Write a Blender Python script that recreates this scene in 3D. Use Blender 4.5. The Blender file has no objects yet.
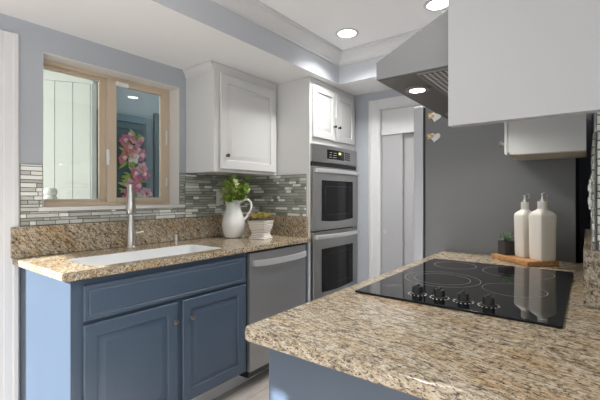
import bpy, bmesh, math, random
from mathutils import Vector, Matrix
R = math.radians
PI = math.pi
S = bpy.context.scene
COL = S.collection
random.seed(11)

# ------------------------------------------------------------------ camera, world, sun, fill lights, exposure
cam_d = bpy.data.cameras.new('camera'); cam = bpy.data.objects.new('camera', cam_d); COL.objects.link(cam)
TH = 0.6539
cam.location = (0, 0, 1.2283)
cam.rotation_euler = (PI/2, 0, TH - PI/2)
cam_d.sensor_width = 36.0
cam_d.lens = 375.5/600*36
cam_d.shift_y = -4.0/600
cam_d.clip_start = 0.02
S.camera = cam

w = bpy.data.worlds.new('world'); S.world = w; w.use_nodes = True
bg = w.node_tree.nodes['Background']
bg.inputs[0].default_value = (0.88, 0.94, 1.0, 1); bg.inputs[1].default_value = 0.65

def sun_light(el, az, e):
    d = bpy.data.lights.new('sun', 'SUN'); d.energy = e; d.angle = R(0.6); d.color = (1, 1, .99)
    o = bpy.data.objects.new('sun', d); COL.objects.link(o)
    v = Vector((math.cos(el)*math.cos(az), math.cos(el)*math.sin(az), -math.sin(el)))
    o.rotation_euler = v.to_track_quat('-Z', 'Y').to_euler()
sun_light(R(29), R(1.0), 12.5)

def area(name, loc, direc, sx, sy, e, col=(1, 1, 1)):
    d = bpy.data.lights.new(name, 'AREA'); d.shape = 'RECTANGLE'; d.size = sx; d.size_y = sy; d.energy = e; d.color = col
    o = bpy.data.objects.new(name, d); COL.objects.link(o); o.location = loc
    o.rotation_euler = Vector(direc).to_track_quat('-Z', 'Y').to_euler()
    return o
# added fill light aimed upward so its bounce brightens the ceiling and room
area('bounce_fill', (.15, -2.90, .9), (0, .62, .78), 2.5, 1.2, 60, (.98, .99, 1))
area('porch_fill', (-.35, 3.0, 1.4), (1, .12, 0), .9, 2.0, 32, (1, 1, .97))  # added fill light to brighten the porch; no real source there

vs = S.view_settings
S.display_settings.display_device = 'sRGB'
vs.view_transform = 'Standard'; vs.look = 'None'; vs.gamma = 1.0; vs.use_curve_mapping = False
vs.exposure = 0.7

# ------------------------------------------------------------------ helpers
def tag(o, label=None, cat=None, group=None, kind=None):
    if label: o['label'] = label
    if cat: o['category'] = cat
    if group: o['group'] = group
    if kind: o['kind'] = kind
    return o

ROOT = {}
def thing(name, loc, label, cat, group=None):
    o = bpy.data.objects.new(name, None); COL.objects.link(o); o.location = loc
    o.empty_display_size = .05
    ROOT[o.name] = Vector(loc)
    return tag(o, label, cat, group)

class MB:
    def __init__(s): s.bm = bmesh.new()
    def _merge(s, b, mi=0):
        for f in b.faces: f.material_index = mi
        me = bpy.data.meshes.new('t'); b.to_mesh(me); b.free()
        n = len(s.bm.faces)
        s.bm.from_mesh(me); bpy.data.meshes.remove(me)
        return s
    def box(s, x0, x1, y0, y1, z0, z1, bev=0, seg=2, mi=0, M=None):
        b = bmesh.new(); bmesh.ops.create_cube(b, size=1)
        for v in b.verts:
            v.co = Vector(((x0+x1)/2+v.co.x*(x1-x0), (y0+y1)/2+v.co.y*(y1-y0), (z0+z1)/2+v.co.z*(z1-z0)))
        if bev: bmesh.ops.bevel(b, geom=b.edges[:], offset=bev, segments=seg, profile=.5, affect='EDGES')
        if M is not None: bmesh.ops.transform(b, matrix=M, verts=b.verts)
        return s._merge(b, mi)
    def cyl(s, p0, p1, r0, r1=None, n=24, mi=0, bev=0):
        p0, p1 = Vector(p0), Vector(p1); r1 = r0 if r1 is None else r1
        b = bmesh.new(); L = (p1-p0).length
        bmesh.ops.create_cone(b, cap_ends=True, segments=n, radius1=r0, radius2=r1, depth=L)
        if bev:
            bmesh.ops.bevel(b, geom=[e for e in b.edges if abs(e.verts[0].co.z-e.verts[1].co.z) < 1e-6], offset=bev, segments=2, affect='EDGES')
        q = Vector((0, 0, 1)).rotation_difference((p1-p0).normalized())
        bmesh.ops.transform(b, matrix=Matrix.Translation((p0+p1)/2) @ q.to_matrix().to_4x4(), verts=b.verts)
        return s._merge(b, mi)
    def lathe(s, prof, c, n=32, mi=0, sx=1, sy=1, rot=0):
        b = bmesh.new(); rings = []
        for r, z in prof:
            rings.append([b.verts.new((c[0]+sx*r*math.cos(2*PI*k/n+rot), c[1]+sy*r*math.sin(2*PI*k/n+rot), c[2]+z)) for k in range(n)])
        for a, d in zip(rings, rings[1:]):
            for k in range(n): b.faces.new((a[k], a[(k+1) % n], d[(k+1) % n], d[k]))
        b.faces.new(rings[0][::-1]); b.faces.new(rings[-1])
        bmesh.ops.remove_doubles(b, verts=b.verts, dist=1e-6)
        bmesh.ops.recalc_face_normals(b, faces=b.faces)
        return s._merge(b, mi)
    def tube(s, path, r, n=10, mi=0, closed=False):
        b = bmesh.new(); P = [Vector(p) for p in path]; rings = []
        rr = r if isinstance(r, (list, tuple)) else [r]*len(P)
        ref = Vector((0.31, .17, .93))
        for i, p in enumerate(P):
            t = (P[min(i+1, len(P)-1)]-P[max(i-1, 0)])
            if closed: t = P[(i+1) % len(P)]-P[i-1]
            t.normalize()
            u = t.cross(ref).normalized(); v = t.cross(u)
            rings.append([b.verts.new(p+rr[i]*(u*math.cos(2*PI*k/n)+v*math.sin(2*PI*k/n))) for k in range(n)])
        pr = list(zip(rings, rings[1:]))
        if closed: pr.append((rings[-1], rings[0]))
        for a, d in pr:
            for k in range(n): b.faces.new((a[k], a[(k+1) % n], d[(k+1) % n], d[k]))
        if not closed: b.faces.new(rings[0][::-1]); b.faces.new(rings[-1])
        bmesh.ops.recalc_face_normals(b, faces=b.faces)
        return s._merge(b, mi)
    def prism(s, pts, axis, a0, a1, bev=0, mi=0, seg=2):
        """polygon pts (2-D) extruded along axis 'X','Y' or 'Z'"""
        def m(p, a):
            return {'X': (a, p[0], p[1]), 'Y': (p[0], a, p[1]), 'Z': (p[0], p[1], a)}[axis]
        b = bmesh.new()
        A = [b.verts.new(m(p, a0)) for p in pts]; D = [b.verts.new(m(p, a1)) for p in pts]
        n = len(pts)
        b.faces.new(A); b.faces.new(D[::-1])
        for k in range(n): b.faces.new((A[k], D[k], D[(k+1) % n], A[(k+1) % n]))
        bmesh.ops.recalc_face_normals(b, faces=b.faces)
        if bev: bmesh.ops.bevel(b, geom=b.edges[:], offset=bev, segments=seg, profile=.5, affect='EDGES')
        return s._merge(b, mi)
    def loops(s, x0, x1, z0, z1, prof, face='-Y', mi=0):
        """nested rectangles; prof = [(inset, coordinate along the facing axis)]; closes the first (back) and last loop.
        face '-Y': rectangle in X,Z ; '-X': rectangle in Y,Z ; '+Y' ; '-Z': rectangle in X,Y"""
        b = bmesh.new(); rings = []
        for ins, a in prof:
            q = [(x0+ins, z0+ins), (x1-ins, z0+ins), (x1-ins, z1-ins), (x0+ins, z1-ins)]
            if face in ('-Y', '+Y'): rings.append([b.verts.new((u, a, v)) for u, v in q])
            elif face == '-Z': rings.append([b.verts.new((u, v, a)) for u, v in q])
            else: rings.append([b.verts.new((a, u, v)) for u, v in q])
        for A, D in zip(rings, rings[1:]):
            for k in range(4): b.faces.new((A[k], A[(k+1) % 4], D[(k+1) % 4], D[k]))
        b.faces.new(rings[0][::-1]); b.faces.new(rings[-1])
        bmesh.ops.recalc_face_normals(b, faces=b.faces)
        return s._merge(b, mi)
    def ball(s, c, r, sc=(1, 1, 1), sub=2, mi=0):
        b = bmesh.new(); bmesh.ops.create_icosphere(b, subdivisions=sub, radius=r)
        for v in b.verts: v.co = Vector((c[0]+v.co.x*sc[0], c[1]+v.co.y*sc[1], c[2]+v.co.z*sc[2]))
        return s._merge(b, mi)
    def leaf(s, p, d, up, L, W, curl=.25, mi=0):
        """a curved pointed leaf blade from p along d"""
        p, d, up = Vector(p), Vector(d).normalized(), Vector(up)
        side = d.cross(up)
        if side.length < 1e-3: side = d.cross(Vector((1, .2, 0)))
        side.normalize(); nrm = side.cross(d)
        b = bmesh.new(); ws = [(.0, .12), (.2, .7), (.45, 1), (.7, .8), (.9, .35), (1, .03)]
        rows = []
        for t, q in ws:
            c = p+d*(L*t)+nrm*(-curl*L*t*t)
            rows.append([b.verts.new(c-side*(W/2*q)+nrm*(.1*W*q)), b.verts.new(c), b.verts.new(c+side*(W/2*q)+nrm*(.1*W*q))])
        for A, D in zip(rows, rows[1:]):
            for k in range(2): b.faces.new((A[k], A[k+1], D[k+1], D[k]))
        g = bmesh.ops.solidify(b, geom=b.faces[:], thickness=.0008)
        return s._merge(b, mi)
    def build(s, name, mats, parent=None, smooth=True, rot=None):
        if not isinstance(mats, (list, tuple)): mats = [mats]
        root = parent; 
        while root is not None and root.parent is not None: root = root.parent
        off = ROOT.get(root.name, Vector((0, 0, 0))) if root is not None else Vector((0, 0, 0))
        if root is not None and root.type == 'MESH': off = Vector(root.location)
        own = Vector((0, 0, 0))
        if root is None:
            lo = Vector([min(v.co[i] for v in s.bm.verts) for i in range(3)]); hi = Vector([max(v.co[i] for v in s.bm.verts) for i in range(3)])
            own = Vector(((lo.x+hi.x)/2, (lo.y+hi.y)/2, lo.z)); off = own
        if off.length: bmesh.ops.translate(s.bm, vec=-off, verts=s.bm.verts)
        me = bpy.data.meshes.new(name); s.bm.to_mesh(me); s.bm.free()
        for m in mats: me.materials.append(m)
        if smooth:
            me.polygons.foreach_set('use_smooth', [True]*len(me.polygons))
            try: me.set_sharp_from_angle(angle=R(35))
            except Exception: pass
        o = bpy.data.objects.new(name, me); COL.objects.link(o)
        o.location = own
        if parent is not None: o.parent = parent; o.location = (0, 0, 0)
        if smooth:
            wn = o.modifiers.new('weighted_normals', 'WEIGHTED_NORMAL'); wn.weight = 100; wn.keep_sharp = True
        return o

def copy_tree(o, parent=None):
    c = o.copy(); COL.objects.link(c)
    if parent is not None: c.parent = parent
    for ch in [x for x in COL.objects if x.parent == o]: copy_tree(ch, c)
    return c

def struct(o): o['kind'] = 'structure'; return o

# ------------------------------------------------------------------ materials
def base(name):
    m = bpy.data.materials.new(name); m.use_nodes = True
    nt = m.node_tree; return m, nt, nt.nodes['Principled BSDF']
def mat(name, col, rough=.5, metal=0, spec=.5, bump=0, bscale=60, var=.0, vscale=8, coat=0, stretch=None):
    m, nt, p = base(name)
    p.inputs['Base Color'].default_value = (*col, 1); p.inputs['Roughness'].default_value = rough
    p.inputs['Metallic'].default_value = metal; p.inputs['Specular IOR Level'].default_value = spec
    p.inputs['Coat Weight'].default_value = coat
    tc = nt.nodes.new('ShaderNodeTexCoord'); mp = nt.nodes.new('ShaderNodeMapping')
    nt.links.new(tc.outputs['Object'], mp.inputs[0])
    if stretch: mp.inputs['Scale'].default_value = stretch
    n = nt.nodes.new('ShaderNodeTexNoise'); n.inputs['Scale'].default_value = vscale; n.inputs['Detail'].default_value = 4
    nt.links.new(mp.outputs[0], n.inputs['Vector'])
    if var:
        hs = nt.nodes.new('ShaderNodeMix'); hs.data_type = 'RGBA'
        hs.inputs[6].default_value = (*[c*(1-var) for c in col], 1); hs.inputs[7].default_value = (*[min(1, c*(1+var)) for c in col], 1)
        nt.links.new(n.outputs['Fac'], hs.inputs[0]); nt.links.new(hs.outputs[2], p.inputs['Base Color'])
    if bump:
        n2 = nt.nodes.new('ShaderNodeTexNoise'); n2.inputs['Scale'].default_value = bscale; n2.inputs['Detail'].default_value = 3
        nt.links.new(mp.outputs[0], n2.inputs['Vector'])
        b = nt.nodes.new('ShaderNodeBump'); b.inputs['Strength'].default_value = bump; b.inputs['Distance'].default_value = .004
        nt.links.new(n2.outputs['Fac'], b.inputs['Height']); nt.links.new(b.outputs[0], p.inputs['Normal'])
    return m
def emit(name, col, st):
    m, nt, p = base(name)
    p.inputs['Base Color'].default_value = (*col, 1); p.inputs['Emission Color'].default_value = (*col, 1); p.inputs['Emission Strength'].default_value = st
    return m
def ramp(nt, stops):
    r = nt.nodes.new('ShaderNodeValToRGB'); e = r.color_ramp.elements
    while len(e) < len(stops): e.new(.5)
    for k, (pos, c) in enumerate(stops): e[k].position = pos; e[k].color = (*c, 1)
    return r
def granite(name, rot=(0, 0, 0), sc=(1, 1, 1), tint=1.0, streak=(1, .4, 1)):
    m, nt, p = base(name); L = nt.links.new
    tc = nt.nodes.new('ShaderNodeTexCoord'); mp = nt.nodes.new('ShaderNodeMapping')
    mp0 = nt.nodes.new('ShaderNodeMapping'); mp0.inputs['Rotation'].default_value = rot
    L(tc.outputs['Object'], mp0.inputs[0]); L(mp0.outputs[0], mp.inputs[0]); mp.inputs['Scale'].default_value = sc
    def noise(s, d, r, dist=0, vec=None):
        n = nt.nodes.new('ShaderNodeTexNoise'); n.inputs['Scale'].default_value = s; n.inputs['Detail'].default_value = d
        n.inputs['Roughness'].default_value = r; n.inputs['Distortion'].default_value = dist
        L((vec or mp).outputs[0], n.inputs['Vector']); return n
    T = lambda *c: tuple(min(1, x*tint) for x in c)
    mps = nt.nodes.new('ShaderNodeMapping'); mps.inputs['Scale'].default_value = streak; L(mp0.outputs[0], mps.inputs[0])
    big = noise(84, 9, .80, .3)
    st = noise(58, 8, .76, .7, mps)
    av = nt.nodes.new('ShaderNodeMix'); av.data_type = 'FLOAT'; av.inputs[0].default_value = .46
    L(big.outputs['Fac'], av.inputs[2]); L(st.outputs['Fac'], av.inputs[3])
    r1 = ramp(nt, [(.40, T(.04, .03, .022)), (.44, T(.17, .125, .082)), (.48, T(.40, .315, .21)), (.525, T(.57, .48, .35)), (.58, T(.70, .64, .53)), (.66, T(.80, .77, .71))])
    L(av.outputs[0], r1.inputs[0])
    dk = noise(170, 5, .65, .2)
    r2 = ramp(nt, [(.39, (1, 1, 1)), (.44, (0, 0, 0))]); L(dk.outputs['Fac'], r2.inputs[0])
    m1 = nt.nodes.new('ShaderNodeMix'); m1.data_type = 'RGBA'
    L(r2.outputs[0], m1.inputs[0]); L(r1.outputs[0], m1.inputs[6]); m1.inputs[7].default_value = (.045, .038, .032, 1)
    gd = noise(9, 4, .6, .6, mps); r3 = ramp(nt, [(.50, (1, 1, 1)), (.68, (.93, .80, .64))]); L(gd.outputs['Fac'], r3.inputs[0])
    m2 = nt.nodes.new('ShaderNodeMix'); m2.data_type = 'RGBA'; m2.blend_type = 'MULTIPLY'; m2.inputs[0].default_value = 1
    L(m1.outputs[2], m2.inputs[6]); L(r3.outputs[0], m2.inputs[7])
    L(m2.outputs[2], p.inputs['Base Color'])
    p.inputs['Roughness'].default_value = .16; p.inputs['Specular IOR Level'].default_value = .4
    return m
def glass(name, tint, refl):
    m, nt, p = base(name); L = nt.links.new
    nt.nodes.remove(p); out = nt.nodes['Material Output']
    t = nt.nodes.new('ShaderNodeBsdfTransparent'); t.inputs[0].default_value = (*tint, 1)
    g = nt.nodes.new('ShaderNodeBsdfGlossy'); g.inputs['Roughness'].default_value = .0
    fr = nt.nodes.new('ShaderNodeFresnel'); fr.inputs[0].default_value = 1.5
    mu = nt.nodes.new('ShaderNodeMath'); mu.operation = 'MULTIPLY'; mu.inputs[1].default_value = refl; L(fr.outputs[0], mu.inputs[0])
    mx = nt.nodes.new('ShaderNodeMixShader'); L(mu.outputs[0], mx.inputs[0]); L(t.outputs[0], mx.inputs[1]); L(g.outputs[0], mx.inputs[2])
    L(mx.outputs[0], out.inputs[0]); return m
def planks(name):
    m, nt, p = base(name); L = nt.links.new
    tc = nt.nodes.new('ShaderNodeTexCoord'); mp = nt.nodes.new('ShaderNodeMapping'); L(tc.outputs['Object'], mp.inputs[0])
    br = nt.nodes.new('ShaderNodeTexBrick'); L(mp.outputs[0], br.inputs['Vector'])
    br.inputs['Color1'].default_value = (.56, .51, .47, 1); br.inputs['Color2'].default_value = (.66, .62, .58, 1); br.inputs['Mortar'].default_value = (.2, .15, .12, 1)
    br.inputs['Scale'].default_value = 1; br.inputs['Brick Width'].default_value = 1.1; br.inputs['Row Height'].default_value = .13; br.inputs['Mortar Size'].default_value = .002
    n = nt.nodes.new('ShaderNodeTexNoise'); mp2 = nt.nodes.new('ShaderNodeMapping'); mp2.inputs['Scale'].default_value = (3, 40, 1); L(tc.outputs['Object'], mp2.inputs[0]); L(mp2.outputs[0], n.inputs['Vector']); n.inputs['Detail'].default_value = 6
    mx = nt.nodes.new('ShaderNodeMix'); mx.data_type = 'RGBA'; mx.blend_type = 'MULTIPLY'; mx.inputs[0].default_value = .7
    r = ramp(nt, [(.3, (.62, .58, .55)), (.7, (1, 1, 1))]); L(n.outputs['Fac'], r.inputs[0])
    L(br.outputs[0], mx.inputs[6]); L(r.outputs[0], mx.inputs[7]); L(mx.outputs[2], p.inputs['Base Color'])
    p.inputs['Roughness'].default_value = .4
    return m
def wood(name, a, b, sc=(30, 4, 30)):
    m, nt, p = base(name); L = nt.links.new
    tc = nt.nodes.new('ShaderNodeTexCoord'); mp = nt.nodes.new('ShaderNodeMapping'); mp.inputs['Scale'].default_value = sc; L(tc.outputs['Object'], mp.inputs[0])
    n = nt.nodes.new('ShaderNodeTexNoise'); n.inputs['Scale'].default_value = 2.5; n.inputs['Detail'].default_value = 6; n.inputs['Distortion'].default_value = .8; L(mp.outputs[0], n.inputs['Vector'])
    r = ramp(nt, [(.35, a), (.68, b)]); L(n.outputs['Fac'], r.inputs[0]); L(r.outputs[0], p.inputs['Base Color']); p.inputs['Roughness'].default_value = .45
    return m
def mesh_filter(name):
    m, nt, p = base(name); L = nt.links.new
    tc = nt.nodes.new('ShaderNodeTexCoord'); mp = nt.nodes.new('ShaderNodeMapping'); mp.inputs['Rotation'].default_value = (0, 0, PI/4); mp.inputs['Scale'].default_value = (95, 95, 95); L(tc.outputs['Object'], mp.inputs[0])
    c = nt.nodes.new('ShaderNodeTexChecker'); c.inputs['Scale'].default_value = 1; c.inputs[1].default_value = (.62, .62, .62, 1); c.inputs[2].default_value = (.04, .04, .04, 1); L(mp.outputs[0], c.inputs[0])
    L(c.outputs[0], p.inputs['Base Color']); p.inputs['Metallic'].default_value = .6; p.inputs['Roughness'].default_value = .45
    return m

WALL = mat('blue_grey_wall_paint', (.42, .445, .48), .75, bump=.08, bscale=90)
WALLG = mat('white_wall_paint', (.70, .71, .72), .8)
CEIL = mat('ceiling_paint', (.90, .90, .90), .85, bump=.05, bscale=80)
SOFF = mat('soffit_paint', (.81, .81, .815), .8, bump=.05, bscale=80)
TRIM = mat('white_trim_paint', (.68, .68, .685), .4)
WCAB = mat('white_cabinet_paint', (.665, .665, .65), .42)
WPANEL = mat('dimmed_white_panel_paint', (.39, .39, .395), .5)  # white cabinet paint darkened to offset too much light on the end panel
BCAB = mat('slate_blue_cabinet_paint', (.056, .083, .122), .42, var=.07, vscale=5)
STEEL = mat('brushed_stainless_steel', (.42, .415, .405), .30, 1, var=.07, vscale=3, stretch=(2, 2, 120))
STEELD = mat('dark_stainless_steel', (.30, .30, .305), .38, .55, var=.06, vscale=3, stretch=(120, 2, 2))
STEELB = mat('bright_steel_handle', (.70, .70, .70), .3, .6)
NICKEL = mat('brushed_nickel', (.60, .57, .53), .28, 1)
HOODM = mat('hood_steel', (.20, .20, .203), .45, .35)
HOODU = mat('hood_underside', (.13, .125, .12), .5, .4)
BLACKG = mat('black_glass', (.004, .004, .005), .02, 0, .28)
OVENG = mat('oven_window_glass', (.006, .006, .007), .06, 0, .22)
BLACK = mat('black_plastic', (.012, .012, .012), .35)
DARK = mat('dark_gap', (.01, .01, .01), .7)
FRIDGE = mat('grey_fridge_side', (.19, .192, .198), .45, bump=.06, bscale=260)
FRIDGED = mat('fridge_door_edge', (.52, .53, .55), .3, .3)
TAN = mat('tan_vinyl_frame', (.57, .465, .345), .45)
KNOBM = mat('pewter_knob', (.36, .33, .29), .3, 1)
KNOBD = mat('dark_bronze_knob', (.07, .06, .05), .3, .9)
CERAM = mat('white_ceramic', (.80, .79, .765), .18, coat=.3)
BISQUE = mat('speckled_cream_ceramic', (.72, .685, .62), .45, var=.08, vscale=180, bump=.1, bscale=200)
CHROME = mat('chrome', (.8, .8, .8), .08, 1)
PLATE = mat('white_plastic_plate', (.74, .75, .74), .35)
PLATED = mat('outlet_slot', (.25, .25, .25), .5)
SINKM = mat('white_sink_enamel', (.82, .83, .83), .2)
GRI = granite('granite_island', rot=(0, 0, R(9)), sc=(1.5, .75, 1.5), streak=(1.8, .42, 1.5), tint=.76)
GRC = granite('granite_counter', rot=(0, 0, R(35)), sc=(1.1, .8, 1), streak=(1.6, .5, 1.2), tint=.80)
GRB = granite('granite_backsplash', rot=(0, R(40), 0), sc=(1.2, 1, .7), streak=(1.5, 1, .36), tint=.82)
GROUT = mat('dark_grout', (.15, .15, .14), .9)
TW = mat('white_stone_tile', (.82, .82, .77), .35)
TG = mat('pale_grey_marble_tile', (.57, .565, .53), .3, var=.18, vscale=60)
TS = mat('sage_glass_tile', (.345, .36, .305), .1, spec=.6)
TS2 = mat('deep_sage_glass_tile', (.25, .265, .225), .1, spec=.6)
TS3 = mat('light_sage_glass_tile', (.44, .45, .385), .12, spec=.6)
TSP = mat('speckled_silver_tile', (.46, .46, .44), .3, var=.6, vscale=220)
TILES = [GROUT, TW, TG, TS, TS2, TS3, TSP]
FLOOR = planks('light_wood_planks')
GLEAF = mat('green_leaf', (.42, .62, .15), .45)
YLEAF = mat('yellow_green_leaf', (.66, .76, .27), .45)
PLEAF = mat('pale_edge_leaf', (.80, .82, .52), .45)
SUCC = mat('olive_succulent', (.56, .50, .15), .5)
SUCC2 = mat('gold_succulent', (.72, .62, .27), .5)
DSUCC = mat('blue_green_succulent', (.28, .38, .25), .45)
STEM = mat('stem', (.12, .2, .05), .6)
SOIL = mat('soil', (.05, .035, .02), .9)
def striped(name):
    m, nt, p = base(name); L = nt.links.new
    tc = nt.nodes.new('ShaderNodeTexCoord'); wv = nt.nodes.new('ShaderNodeTexWave'); wv.bands_direction = 'Z'; wv.inputs['Scale'].default_value = 26; wv.inputs['Distortion'].default_value = .6
    L(tc.outputs['Object'], wv.inputs['Vector']); r = ramp(nt, [(.2, (.50, .43, .37)), (.6, (.80, .76, .71))]); L(wv.outputs['Fac'], r.inputs[0]); L(r.outputs[0], p.inputs['Base Color']); p.inputs['Roughness'].default_value = .75
    return m
POTW = striped('whitewashed_ribbed_pot')
POTK = mat('charcoal_pot', (.045, .042, .04), .6)
BOARD = wood('warm_board_wood', (.30, .135, .045), (.55, .30, .12))
PINK = mat('pink_petal', (.85, .26, .48), .5)
PINKL = mat('pale_pink_petal', (.93, .66, .72), .5)
PETW = mat('white_petal', (.92, .90, .89), .5)
CORAL = mat('coral_petal', (.86, .32, .34), .5)
PORCHW = mat('porch_white_boards', (.52, .54, .51), .7)
PORCHB = mat('porch_blue_wall', (.42, .50, .56), .7)
TEAL = mat('teal_door_paint', (.095, .15, .175), .4)
TEALF = mat('blue_door_frame', (.16, .24, .30), .45)
GLASS = glass('window_glass', (.95, .965, .95), 1.0)
LAMP = emit('lamp_disc', (1, .97, .92), 9)
LAMPH = emit('hood_lamp_disc', (1, .93, .80), 9)
DISPG = emit('display_yellow', (.75, .8, .2), 1.2)
DIALW = mat('dial_white_print', (.75, .75, .75), .5)
DISPW = mat('printed_white', (.55, .55, .55), .5)
RINGS = ((1.425, .430, (.132, .098)), (1.737, .466, (.087,)), (1.725, .225, (.125,)), (1.400, .192, (.094,)))
RINGM = mat('printed_ring_grey', (.30, .29, .28), .4)
HEARTW = mat('white_glitter_heart', (.80, .79, .77), .6, var=.15, vscale=150)
HEARTG = mat('gold_wood_heart', (.62, .43, .20), .5, var=.25, vscale=60)
CLOSET = mat('shaded_white_closet_paint', (.42, .42, .43), .5)  # white sliding doors; their shade is mixed into this grey
TANDOOR = mat('tan_door', (.42, .35, .27), .6)
BEIGE = mat('raw_cabinet_underside', (.55, .49, .40), .7)

# ------------------------------------------------------------------ dimensions
ZC = .914; ZS = 2.136; ZT = 2.37; ZU = 1.394
YA = 2.312                                    # drywall plane of the sink wall
XB, XE = -1.25, 3.0; YR = -3.0                # back wall, far wall, right wall

# ------------------------------------------------------------------ room shell
struct(MB().box(XB-.1, XE+1.2, YR-.1, YA+.15, -.08, 0).build('floor', FLOOR))
c = MB(); c.box(XB-.1, 2.6126, YR-.1, 1.6055, ZT, ZT+.1); struct(c.build('ceiling', CEIL))
# lowered perimeter: soffit along the sink wall and along the far wall
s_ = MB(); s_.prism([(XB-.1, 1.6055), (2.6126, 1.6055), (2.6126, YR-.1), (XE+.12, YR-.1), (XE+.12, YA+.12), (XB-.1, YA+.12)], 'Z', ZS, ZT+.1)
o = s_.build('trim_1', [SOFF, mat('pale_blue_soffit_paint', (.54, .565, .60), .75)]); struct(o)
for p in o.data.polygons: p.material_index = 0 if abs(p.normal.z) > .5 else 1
# crown moulding round the tray
def crown():
    prof = [(0, 2.278), (.010, 2.278), (.012, 2.292), (.022, 2.30), (.034, 2.318), (.055, 2.338), (.066, 2.345), (.070, 2.356), (.082, 2.358), (.082, ZT)]
    b = bmesh.new()
    def ring(f): return [b.verts.new(f(d, z)) for d, z in prof]
    a = ring(lambda d, z: (XB, 1.6055-d, z)); m_ = ring(lambda d, z: (2.6126-d, 1.6055-d, z)); e = ring(lambda d, z: (2.6126-d, YR, z))
    for P_, Q_ in ((a, m_), (m_, e)):
        for k in range(len(prof)-1): b.faces.new((P_[k], Q_[k], Q_[k+1], P_[k+1]))
    bmesh.ops.recalc_face_normals(b, faces=b.faces)
    mb = MB(); mb._merge(b); o = mb.build('trim_2', TRIM, smooth=False)
    return o
struct(crown())

# sink wall with window opening and a doorway at its left
WX0, WX1, WZ0, WZ1 = .757, 1.601, 1.166, 2.0
wl = MB()
DX0, DX1, DZ = -.25, .580, 1.975                # doorway
wl.box(XB-.1, DX0, YA, YA+.16, 0, ZS); wl.box(DX0, DX1, YA, YA+.16, DZ, ZS)
wl.box(DX1, WX0, YA, YA+.16, 0, ZS); wl.box(WX0, WX1, YA, YA+.16, 0, WZ0); wl.box(WX0, WX1, YA, YA+.16, WZ1, ZS)
wl.box(WX1, XE+.1, YA, YA+.16, 0, ZS)
struct(wl.build('wall_sink', WALL))
# doorway casing
k = MB()
def casing(x0, x1, z0, z1, axis):
    pass
cas = [(0, 0), (.074, 0), (.074, .012), (.066, .019), (.05, .019), (.044, .013), (.012, .011), (.006, .008), (0, .008)]
pts = [(DX1-.004+u, YA-v) for u, v in cas]
k.prism(pts, 'Z', 0, DZ+.074)
k.box(DX0-.07, DX1, YA-.012, YA, DZ, DZ+.074)
k.prism([(DX0+.004-u, YA-v) for u, v in cas], 'Z', 0, DZ+.074)
k.box(DX1-.012, DX1-.001, YA, YA+.16, 0, DZ)
struct(k.build('trim_3', TRIM, smooth=False))
d_ = MB(); d_.box(DX0+.01, DX1-.016, YA+.06, YA+.10, .01, DZ-.005, .002)
struct(d_.build('door_1', TANDOOR))

# far wall with a closet opening
w2 = MB()
CY1, CZ = 1.437, 1.985
w2.box(XE, XE+.12, CY1, YA+.12, 0, ZS); w2.box(XE, XE+.12, YR, .45, 0, ZS); w2.box(XE, XE+.12, .45, CY1, CZ, ZS)
struct(w2.build('wall_far', WALL))
k = MB()
k.prism([(CY1-.002+u*1.35, XE-v) for u, v in cas], 'Z', 0, CZ+.07) if False else None
cp = [(XE-v, CY1-.003+u*1.32) for u, v in cas]
k.prism(cp, 'Z', 0, CZ+.075); k.box(XE-.014, XE, .40, CY1, CZ-.002, CZ+.075)
k.box(XE, XE+.12, CY1-.012, CY1-.0005, 0, CZ); k.box(XE, XE+.12, .45, CY1-.012, CZ-.012, CZ-.0005)
struct(k.build('trim_4', TRIM, smooth=False))
k = MB(); k.box(XE+.035, XE+.055, .455, CY1-.013, 1.795, CZ-.013); k.box(XE+.015, XE+.075, .455, CY1-.013, 1.755, 1.80, .004)
struct(k.build('trim_5', TRIM))
for i, (y0, y1, dx) in enumerate(((1.235, CY1-.014, .03), (.70, 1.250, .062))):
    k = MB(); k.box(XE+dx, XE+dx+.03, y0, y1, .012, 1.757, .003)
    k.box(XE+dx-.004, XE+dx, y0, y0+.022, .012, 1.757, .001)
    dd = struct(k.build('door_%d' % (i+2), CLOSET))
    if i == 0:
        h = MB(); h.lathe([(.017, 0), (.017, .003), (.011, .004), (.010, .001)], (0, 0, 0), 20)
        bmesh.ops.transform(h.bm, matrix=Matrix.Translation((XE+dx, 1.395, .92)) @ Matrix.Rotation(-PI/2, 4, 'Y'), verts=h.bm.verts)
        h.build('finger_pull', NICKEL, dd)
k = MB(); k.box(XE+.5, XE+.55, .3, 1.6, 0, ZS); k.box(XE+.12, XE+.5, .3, .40, 0, ZS); k.box(XE+.12, XE+.5, 1.5, 1.6, 0, ZS); k.box(XE+.12, XE+.5, .3, 1.6, ZS-.05, ZS)
struct(k.build('wall_closet', WALLG))

# wall behind the cooktop: a stub that ends at X=1.35 and returns away from the room
k = MB(); k.box(1.352, XE, -.30, -.0195, 0, ZT); struct(k.build('wall_cooktop', WALL))
k = MB(); k.box(.25, 1.352, -.72, -.605, 0, ZT); k.box(1.352, XE, -.62, -.31, 0, ZT); struct(k.build('wall_return', WALLG))  # near stretch added beside the counter to keep side light off the panel
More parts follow.
